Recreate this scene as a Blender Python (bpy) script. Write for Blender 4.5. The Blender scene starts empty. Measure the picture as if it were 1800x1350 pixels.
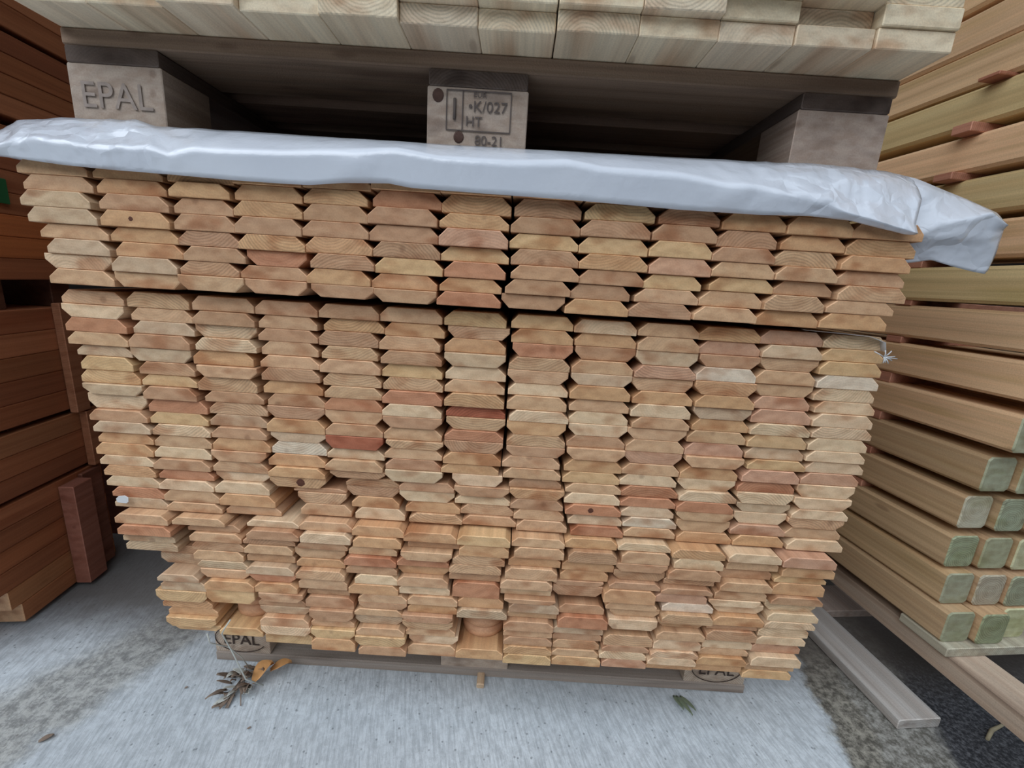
import bpy, math, random
from mathutils import Vector, Matrix, noise
S = bpy.context.scene
C = S.collection
random.seed(11)
# ---------------------------------------------------------------- camera
cam = bpy.data.cameras.new('camera'); cam.lens = 15.08; cam.sensor_width = 36; cam.clip_start = .02
co = bpy.data.objects.new('camera', cam); C.objects.link(co); S.camera = co
R = ((0.99789, 0.06452, -0.00001), (0.01507, -0.23146, 0.97273), (0.06276, -0.97070, -0.23195))
co.matrix_world = Matrix(((R[0][0], -R[0][1], -R[0][2], 0), (R[1][0], -R[1][1], -R[1][2], -.68), (R[2][0], -R[2][1], -R[2][2], .84), (0, 0, 0, 1)))
# ---------------------------------------------------------------- world, light, exposure
w = bpy.data.worlds.new('sky'); S.world = w; w.use_nodes = True
bg = w.node_tree.nodes['Background']; bg.inputs[1].default_value = 1.0
_tc = w.node_tree.nodes.new('ShaderNodeTexCoord'); _sp = w.node_tree.nodes.new('ShaderNodeSeparateXYZ'); _cr = w.node_tree.nodes.new('ShaderNodeValToRGB')
w.node_tree.links.new(_tc.outputs['Generated'], _sp.inputs[0]); w.node_tree.links.new(_sp.outputs[2], _cr.inputs[0]); w.node_tree.links.new(_cr.outputs[0], bg.inputs[0])
# a yard with dim surroundings up to some way above the horizon, bright overcast sky over it
_cr.color_ramp.elements[0].position = .30; _cr.color_ramp.elements[0].color = (.045, .045, .042, 1); _cr.color_ramp.elements[1].position = .62; _cr.color_ramp.elements[1].color = (1.18, 1.32, 1.48, 1)
def area(name, loc, rot, sx, sy, e, col):
    l = bpy.data.lights.new(name, 'AREA'); l.shape = 'RECTANGLE'; l.size = sx; l.size_y = sy; l.energy = e; l.color = col
    o = bpy.data.objects.new(name, l); C.objects.link(o); o.location = loc; o.rotation_euler = rot
    return o
area('daylight_through_open_front', (-2.3, -2.5, 3.3), (math.radians(41), 0, math.radians(-40)), 4, 2.4, 60, (.90, .95, 1))
S.view_settings.view_transform = 'Standard'; S.view_settings.look = 'None'; S.view_settings.gamma = 1; S.view_settings.exposure = 0.27
S.view_settings.use_curve_mapping = False
# ---------------------------------------------------------------- materials
def mat(name):
    m = bpy.data.materials.new(name); m.use_nodes = True; nt = m.node_tree
    return m, nt, nt.nodes['Principled BSDF']
def N(nt, t, **k):
    n = nt.nodes.new(t)
    for a, v in k.items(): setattr(n, a, v)
    return n
def math_n(nt, op, a, b=None, c=None, clamp=False):
    n = N(nt, 'ShaderNodeMath', operation=op); n.use_clamp = clamp
    for i, v in enumerate((a, b, c)):
        if v is None: continue
        if isinstance(v, (int, float)): n.inputs[i].default_value = v
        else: nt.links.new(v, n.inputs[i])
    return n.outputs[0]
def noise_n(nt, vec, scale, detail=3, rough=.5, mapscale=None):
    if mapscale:
        mp = N(nt, 'ShaderNodeMapping'); mp.inputs['Scale'].default_value = mapscale; nt.links.new(vec, mp.inputs[0]); vec = mp.outputs[0]
    n = N(nt, 'ShaderNodeTexNoise'); n.inputs['Scale'].default_value = scale; n.inputs['Detail'].default_value = detail; n.inputs['Roughness'].default_value = rough
    nt.links.new(vec, n.inputs['Vector']); return n.outputs[0]
def mixc(nt, fac, a, b, mode='MIX'):
    n = N(nt, 'ShaderNodeMix', data_type='RGBA', blend_type=mode)
    for k, v in ((0, fac), (6, a), (7, b)):
        if isinstance(v, (int, float)): n.inputs[k].default_value = v
        elif isinstance(v, tuple): n.inputs[k].default_value = (*v, 1)
        else: nt.links.new(v, n.inputs[k])
    return n.outputs[2]
def maprange(nt, v, a, b, c=0., d=1.):
    n = N(nt, 'ShaderNodeMapRange', interpolation_type='SMOOTHSTEP')
    nt.links.new(v, n.inputs[0])
    for i, x in enumerate((a, b, c, d)): n.inputs[i+1].default_value = x
    return n.outputs[0]
def wood(name, ring_amp=.16, side_amp=.45, blotch=(.66, .46, .36), bl=.75, rough=.7, bump=.25):
    m, nt, p = mat(name)
    tc = N(nt, 'ShaderNodeTexCoord').outputs['Object']
    tone = N(nt, 'ShaderNodeAttribute', attribute_name='tone'); ring = N(nt, 'ShaderNodeAttribute', attribute_name='ring')
    d = N(nt, 'ShaderNodeVectorMath', operation='SUBTRACT'); nt.links.new(tc, d.inputs[0]); nt.links.new(ring.outputs['Vector'], d.inputs[1])
    flat = N(nt, 'ShaderNodeVectorMath', operation='MULTIPLY'); nt.links.new(d.outputs[0], flat.inputs[0]); flat.inputs[1].default_value = (1, 0, 1)
    ln = N(nt, 'ShaderNodeVectorMath', operation='LENGTH'); nt.links.new(flat.outputs[0], ln.inputs[0])
    nd = noise_n(nt, tc, 22, 2)
    r = math_n(nt, 'ADD', ln.outputs['Value'], math_n(nt, 'MULTIPLY', nd, .008))
    ph = math_n(nt, 'MULTIPLY', r, 1500.)
    s1 = math_n(nt, 'SINE', ph)
    s1 = math_n(nt, 'POWER', math_n(nt, 'MULTIPLY_ADD', s1, .5, .5), 1.6)
    # how clearly the year rings show changes from board to board
    rs = noise_n(nt, ring.outputs['Vector'], 9, 0)
    amp = maprange(nt, rs, .50, .70, .05, 1.5)
    wide = noise_n(nt, flat.outputs[0], 1., 1)
    w2 = math_n(nt, 'SINE', math_n(nt, 'MULTIPLY', r, 330.))
    endp = math_n(nt, 'ADD', math_n(nt, 'MULTIPLY', math_n(nt, 'MULTIPLY', s1, amp), -ring_amp), math_n(nt, 'MULTIPLY', w2, .05))
    g = noise_n(nt, d.outputs[0], 1., 4, .6, (75, 1.6, 75))
    g2 = noise_n(nt, d.outputs[0], 1., 2, .5, (260, 5, 260))
    sidep = math_n(nt, 'MULTIPLY', math_n(nt, 'SUBTRACT', math_n(nt, 'ADD', math_n(nt, 'MULTIPLY', g, .7), math_n(nt, 'MULTIPLY', g2, .3)), .5), side_amp*2)
    isend = tone.outputs['Alpha']
    pat = N(nt, 'ShaderNodeMix', data_type='FLOAT'); nt.links.new(isend, pat.inputs[0]); nt.links.new(sidep, pat.inputs[2]); nt.links.new(endp, pat.inputs[3])
    bn = maprange(nt, noise_n(nt, d.outputs[0], 1., 2, .5, (16, 3, 30)), .5, .72)
    fine = noise_n(nt, tc, 420, 3, .7)
    val = math_n(nt, 'ADD', math_n(nt, 'ADD', pat.outputs[0], 1.), math_n(nt, 'MULTIPLY_ADD', fine, .5, -.25))
    colr = mixc(nt, math_n(nt, 'MULTIPLY', bn, bl), tone.outputs['Color'], mixc(nt, 1., tone.outputs['Color'], blotch, 'MULTIPLY'))
    hb = noise_n(nt, flat.outputs[0], 34., 3, .6, (1, 1, 2.2))
    colr = mixc(nt, math_n(nt, 'MULTIPLY', maprange(nt, hb, .38, .66), .55), mixc(nt, 1., colr, (1.08, 1.08, 1.06), 'MULTIPLY'), mixc(nt, 1., colr, (.80, .70, .62), 'MULTIPLY'))
    # small dark knots
    vo = N(nt, 'ShaderNodeTexVoronoi'); vo.inputs['Scale'].default_value = 1.
    mp = N(nt, 'ShaderNodeMapping'); mp.inputs['Scale'].default_value = (17, 5, 17); nt.links.new(d.outputs[0], mp.inputs[0]); nt.links.new(mp.outputs[0], vo.inputs['Vector'])
    kn = maprange(nt, vo.outputs['Distance'], .05, .13, 1., 0.)
    colr = mixc(nt, math_n(nt, 'MULTIPLY', kn, .4), colr, mixc(nt, 1., tone.outputs['Color'], (.3, .2, .16), 'MULTIPLY'))
    hs = N(nt, 'ShaderNodeVectorMath', operation='SCALE'); nt.links.new(colr, hs.inputs[0]); nt.links.new(val, hs.inputs['Scale'])
    nt.links.new(hs.outputs[0], p.inputs['Base Color'])
    p.inputs['Roughness'].default_value = rough; p.inputs['Specular IOR Level'].default_value = .3
    b = N(nt, 'ShaderNodeBump'); b.inputs['Strength'].default_value = bump; b.inputs['Distance'].default_value = .0015
    nt.links.new(math_n(nt, 'ADD', fine, pat.outputs[0]), b.inputs['Height']); nt.links.new(b.outputs[0], p.inputs['Normal'])
    return m
M_wood = wood('sawn_softwood')
M_red = wood('red_softwood', .15, .5, (.5, .32, .22), .5)
M_old = wood('weathered_wood', .2, .55, (.45, .4, .38), .7, .85, .5)
M_green = wood('treated_pine', .2, .42, (.62, .62, .42), .45, .6)
def plain(name, col, rough=.6, metallic=0, n=0., sc=60):
    m, nt, p = mat(name)
    tc = N(nt, 'ShaderNodeTexCoord').outputs['Object']
    v = noise_n(nt, tc, sc, 3)
    c = mixc(nt, v, tuple(x*(1-n) for x in col), tuple(min(1, x*(1+n)) for x in col))
    nt.links.new(c, p.inputs['Base Color']); p.inputs['Roughness'].default_value = rough; p.inputs['Metallic'].default_value = metallic
    return m
def sheet_mat():
    m, nt, p = mat('white_polythene')
    tc = N(nt, 'ShaderNodeTexCoord').outputs['Object']
    c = mixc(nt, noise_n(nt, tc, 9, 3), (.60, .63, .70), (.70, .73, .79))
    nt.links.new(c, p.inputs['Base Color']); p.inputs['Roughness'].default_value = .17
    p.inputs['Specular IOR Level'].default_value = .6
    p.inputs['Coat Weight'].default_value = .25; p.inputs['Coat Roughness'].default_value = .12
    b = N(nt, 'ShaderNodeBump'); b.inputs['Strength'].default_value = .4; b.inputs['Distance'].default_value = .006
    sx = N(nt, 'ShaderNodeSeparateXYZ'); nt.links.new(tc, sx.inputs[0])
    ends = math_n(nt, 'ADD', maprange(nt, sx.outputs[0], -.46, -.56), maprange(nt, sx.outputs[0], .28, .42))
    v1 = N(nt, 'ShaderNodeTexVoronoi', feature='DISTANCE_TO_EDGE'); v1.inputs['Scale'].default_value = 17; wv = N(nt, 'ShaderNodeVectorMath', operation='ADD')
    nn = N(nt, 'ShaderNodeTexNoise'); nn.inputs['Scale'].default_value = 20; nt.links.new(tc, nn.inputs['Vector']); ns = N(nt, 'ShaderNodeVectorMath', operation='SCALE'); nt.links.new(nn.outputs['Color'], ns.inputs[0]); ns.inputs['Scale'].default_value = .05
    nt.links.new(tc, wv.inputs[0]); nt.links.new(ns.outputs[0], wv.inputs[1]); nt.links.new(wv.outputs[0], v1.inputs['Vector'])
    hgt = math_n(nt, 'ADD', math_n(nt, 'MULTIPLY', noise_n(nt, tc, 28, 4, .6), .6), math_n(nt, 'MULTIPLY', math_n(nt, 'MULTIPLY', v1.outputs['Distance'], 3.), ends)); nt.links.new(hgt, b.inputs['Height']); nt.links.new(b.outputs[0], p.inputs['Normal'])
    return m
M_sheet = sheet_mat()
M_ink = plain('branded_ink', (.05, .03, .022), .9)
M_ink2 = plain('faded_ink', (.12, .095, .085), .9)
M_ink3 = plain('nearly_gone_ink', (.31, .25, .215), .9, 0, .5, 70)
M_white = plain('white_plastic', (.62, .62, .62), .35)
M_string = plain('pale_string', (.55, .55, .5), .8)
M_straw = plain('straw', (.36, .30, .19), .8, 0, .3)
M_leaf = plain('dry_leaf', (.22, .16, .12), .8, 0, .5, 90)
M_orange = plain('orange_leaf', (.60, .30, .11), .7, 0, .35, 60)
M_greenleaf = plain('dull_green_leaf', (.16, .19, .12), .7, 0, .4, 80)
M_greenplastic = plain('green_plastic', (.02, .12, .04), .5)
M_nail = plain('rusty_steel', (.16, .1, .07), .6, .6, .3)
def floor_mat():
    m, nt, p = mat('brushed_concrete')
    tc = N(nt, 'ShaderNodeTexCoord').outputs['Object']
    sep = N(nt, 'ShaderNodeSeparateXYZ'); nt.links.new(tc, sep.inputs[0]); x, y = sep.outputs[0], sep.outputs[1]
    wob = math_n(nt, 'MULTIPLY_ADD', noise_n(nt, tc, 14, 4, .65), .10, -.05)
    def side(p0, p1, soft=.012):      # 1 on the right hand of the line p0 -> p1
        dx, dy = p1[0]-p0[0], p1[1]-p0[1]; l = math.hypot(dx, dy); nx, ny = dy/l, -dx/l
        v = math_n(nt, 'ADD', math_n(nt, 'MULTIPLY', math_n(nt, 'SUBTRACT', x, p0[0]), nx), math_n(nt, 'MULTIPLY', math_n(nt, 'SUBTRACT', y, p0[1]), ny))
        return maprange(nt, math_n(nt, 'ADD', v, wob), -soft, soft)
    rot = N(nt, 'ShaderNodeMapping'); rot.inputs['Rotation'].default_value = (0, 0, math.radians(-14)); nt.links.new(tc, rot.inputs[0])
    brush = noise_n(nt, rot.outputs[0], 1., 3, .6, (190, 22, 1)); big = noise_n(nt, tc, 2.6, 4, .6); mid = noise_n(nt, tc, 48, 8, .82)
    vor = N(nt, 'ShaderNodeTexVoronoi'); vor.inputs['Scale'].default_value = 60; nt.links.new(tc, vor.inputs['Vector'])
    spots = maprange(nt, vor.outputs['Distance'], .06, .17, 1., 0.)
    c = mixc(nt, maprange(nt, big, .3, .7), (.52, .56, .59), (.65, .69, .72))
    c = mixc(nt, math_n(nt, 'MULTIPLY', maprange(nt, brush, .36, .58, 1., 0.), .38), c, (.24, .26, .28))
    c = mixc(nt, math_n(nt, 'MULTIPLY', maprange(nt, mid, .4, .58, 1., 0.), .35), c, (.25, .27, .29))
    c = mixc(nt, math_n(nt, 'MULTIPLY', spots, .6), c, (.10, .11, .12))
    dirt = mixc(nt, maprange(nt, mid, .4, .62), (.055, .045, .03), (.34, .31, .25))
    pale = mixc(nt, maprange(nt, mid, .4, .62), (.12, .11, .09), (.40, .39, .36))
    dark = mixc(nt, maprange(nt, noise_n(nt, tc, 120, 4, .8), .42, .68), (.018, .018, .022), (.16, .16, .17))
    # right: mossy dirt strip, then a paler strip, then dark ground under the posts
    c = mixc(nt, math_n(nt, 'MULTIPLY', side((.640, -.20), (.745, .26)), .95), c, dirt)
    c = mixc(nt, math_n(nt, 'MULTIPLY', side((.715, -.20), (.80, .13)), .8), c, pale)
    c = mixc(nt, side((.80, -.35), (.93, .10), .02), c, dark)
    # left: grimy strip running out from under the dark beams
    strip = math_n(nt, 'MULTIPLY', side((-.60, .32), (-.80, -.14), .03), math_n(nt, 'SUBTRACT', 1., side((-.72, .32), (-1.02, -.12), .05)))
    c = mixc(nt, math_n(nt, 'MULTIPLY', strip, .65), c, mixc(nt, maprange(nt, mid, .4, .6), (.10, .085, .06), (.42, .40, .35)))
    back = maprange(nt, math_n(nt, 'ADD', y, wob), .07, .25)  # dirt tone plus the stacks' shade, painted into the floor colour toward the back
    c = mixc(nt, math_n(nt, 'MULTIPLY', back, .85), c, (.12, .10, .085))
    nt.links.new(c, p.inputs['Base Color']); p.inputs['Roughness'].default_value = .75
    b = N(nt, 'ShaderNodeBump'); b.inputs['Strength'].default_value = .6; b.inputs['Distance'].default_value = .003
    nt.links.new(math_n(nt, 'ADD', brush, mid), b.inputs['Height']); nt.links.new(b.outputs[0], p.inputs['Normal'])
    return m
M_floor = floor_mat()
M_shed = plain('dark_shed_boarding', (.06, .05, .045), .9, 0, .4, 5)
# ---------------------------------------------------------------- helpers
def prop(o, label=None, cat=None, group=None, kind=None):
    for k, v in (('label', label), ('category', cat), ('group', group), ('kind', kind)):
        if v: o[k] = v
    return o
class MB:
    """collects faces with a tone colour, end flag and ring centre, and links them as ONE mesh object"""
    def __init__(s): s.v = []; s.f = []; s.t = []; s.r = []; s.sm = []
    def face(s, idx, tone, end, ring, smooth=False):
        s.f.append(idx); s.t.append((*tone, end)); s.r.append((*ring, 0)); s.sm.append(smooth)
    def prism(s, prof, y0, y1, tone, ring, at=(0, 0, 0), inset=.0012, etone=None):
        """closed profile in x,z swept along y with a worn front edge"""
        n = len(prof); b = len(s.v); cx = sum(p[0] for p in prof)/n; cz = sum(p[1] for p in prof)/n
        def ins(p):
            dx, dz = p[0]-cx, p[1]-cz; l = max(math.hypot(dx, dz), 1e-6); sx = max(abs(dx)-inset, 0)*(1 if dx > 0 else -1); sz = max(abs(dz)-inset, 0)*(1 if dz > 0 else -1)
            return cx+sx, cz+sz
        for pz, y in ((None, y0), (1, y0+inset*1.2), (1, y1)):
            for p in prof:
                q = ins(p) if pz is None else p
                s.v.append((q[0]+at[0], y+at[1], q[1]+at[2]))
        et = etone or tuple(min(1, c*1.25+.02) for c in tone)
        s.face([b+i for i in range(n)], tone, 1, ring)
        for i in range(n):
            j = (i+1) % n
            s.face([b+i, b+n+i, b+n+j, b+j], et, 1, ring)
            s.face([b+n+i, b+2*n+i, b+2*n+j, b+n+j], tone, 0, ring)
        s.face([b+2*n+i for i in reversed(range(n))], tone, 1, ring)
    def box(s, x0, x1, y0, y1, z0, z1, tone, ring=None, ch=.002, **k):
        ring = ring or ((x0+x1)/2+random.uniform(-.03, .03), random.uniform(0, 9), z0-random.uniform(.0, .06))
        s.prism([(x0, z0+ch), (x0+ch, z0), (x1-ch, z0), (x1, z0+ch), (x1, z1-ch), (x1-ch, z1), (x0+ch, z1), (x0, z1-ch)], y0, y1, tone, ring, **k)
    def build(s, name, m, parent=None, loc=None, rz=0):
        me = bpy.data.meshes.new(name); me.from_pydata(s.v, [], s.f)
        a = me.color_attributes.new('tone', 'FLOAT_COLOR', 'CORNER'); r = me.color_attributes.new('ring', 'FLOAT_COLOR', 'CORNER')
        ta = []; ra = []
        for f, t, q in zip(s.f, s.t, s.r): ta += list(t)*len(f); ra += list(q)*len(f)
        a.data.foreach_set('color', ta); r.data.foreach_set('color', ra)
        me.polygons.foreach_set('use_smooth', s.sm); me.materials.append(m); me.update()
        o = bpy.data.objects.new(name, me); C.objects.link(o)
        if parent: o.parent = parent
        if loc: o.location = loc
        if rz: o.rotation_euler.z = rz
        return o
def tube(name, pts, r, m, parent=None, n=6):
    b = MB(); rings = []
    for i, p in enumerate(pts):
        p = Vector(p); t = (Vector(pts[min(i+1, len(pts)-1)])-Vector(pts[max(i-1, 0)])).normalized()
        u = t.cross(Vector((.3, .2, .93))).normalized(); v = t.cross(u)
        rings.append(len(b.v)); rr = r[i] if isinstance(r, (list, tuple)) else r
        for k in range(n):
            a = 2*math.pi*k/n; b.v.append(tuple(p+u*math.cos(a)*rr+v*math.sin(a)*rr))
    for i in range(len(pts)-1):
        for k in range(n):
            j = (k+1) % n; b.face([rings[i]+k, rings[i]+j, rings[i+1]+j, rings[i+1]+k], (1, 1, 1), 0, (0, 0, 0), True)
    b.face([rings[0]+k for k in reversed(range(n))], (1, 1, 1), 0, (0, 0, 0)); b.face([rings[-1]+k for k in range(n)], (1, 1, 1), 0, (0, 0, 0))
    return b.build(name, m, parent)
def empty(name, loc=(0, 0, 0), rz=0):
    o = bpy.data.objects.new(name, None); C.objects.link(o); o.location = loc; o.rotation_euler.z = rz; o.empty_display_size = .05
    return o
def vary(t, a=.07):
    k = 1+random.uniform(-a, a); return tuple(max(.01, min(1, c*k*(1+random.uniform(-a*.3, a*.3)))) for c in t)
# ---------------------------------------------------------------- the shed
def slab(name, x0, x1, y0, y1, z0, z1, m):
    b = MB(); b.box(x0, x1, y0, y1, z0, z1, (1, 1, 1), (0, 0, 0), .001); o = b.build(name, m); prop(o, kind='structure'); return o
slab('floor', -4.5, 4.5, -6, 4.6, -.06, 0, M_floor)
slab('wall_back', -4.5, 4.5, 4.0, 4.1, 0, 4.2, M_shed)
slab('wall_left', -4.2, -4.1, -.1, 4.0, 0, 4.2, M_shed)
slab('wall_right', 4.1, 4.2, -.1, 4.0, 0, 4.2, M_shed)
slab('ceiling', -4.5, 4.5, -.1, 4.1, 4.2, 4.3, M_shed)
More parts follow.
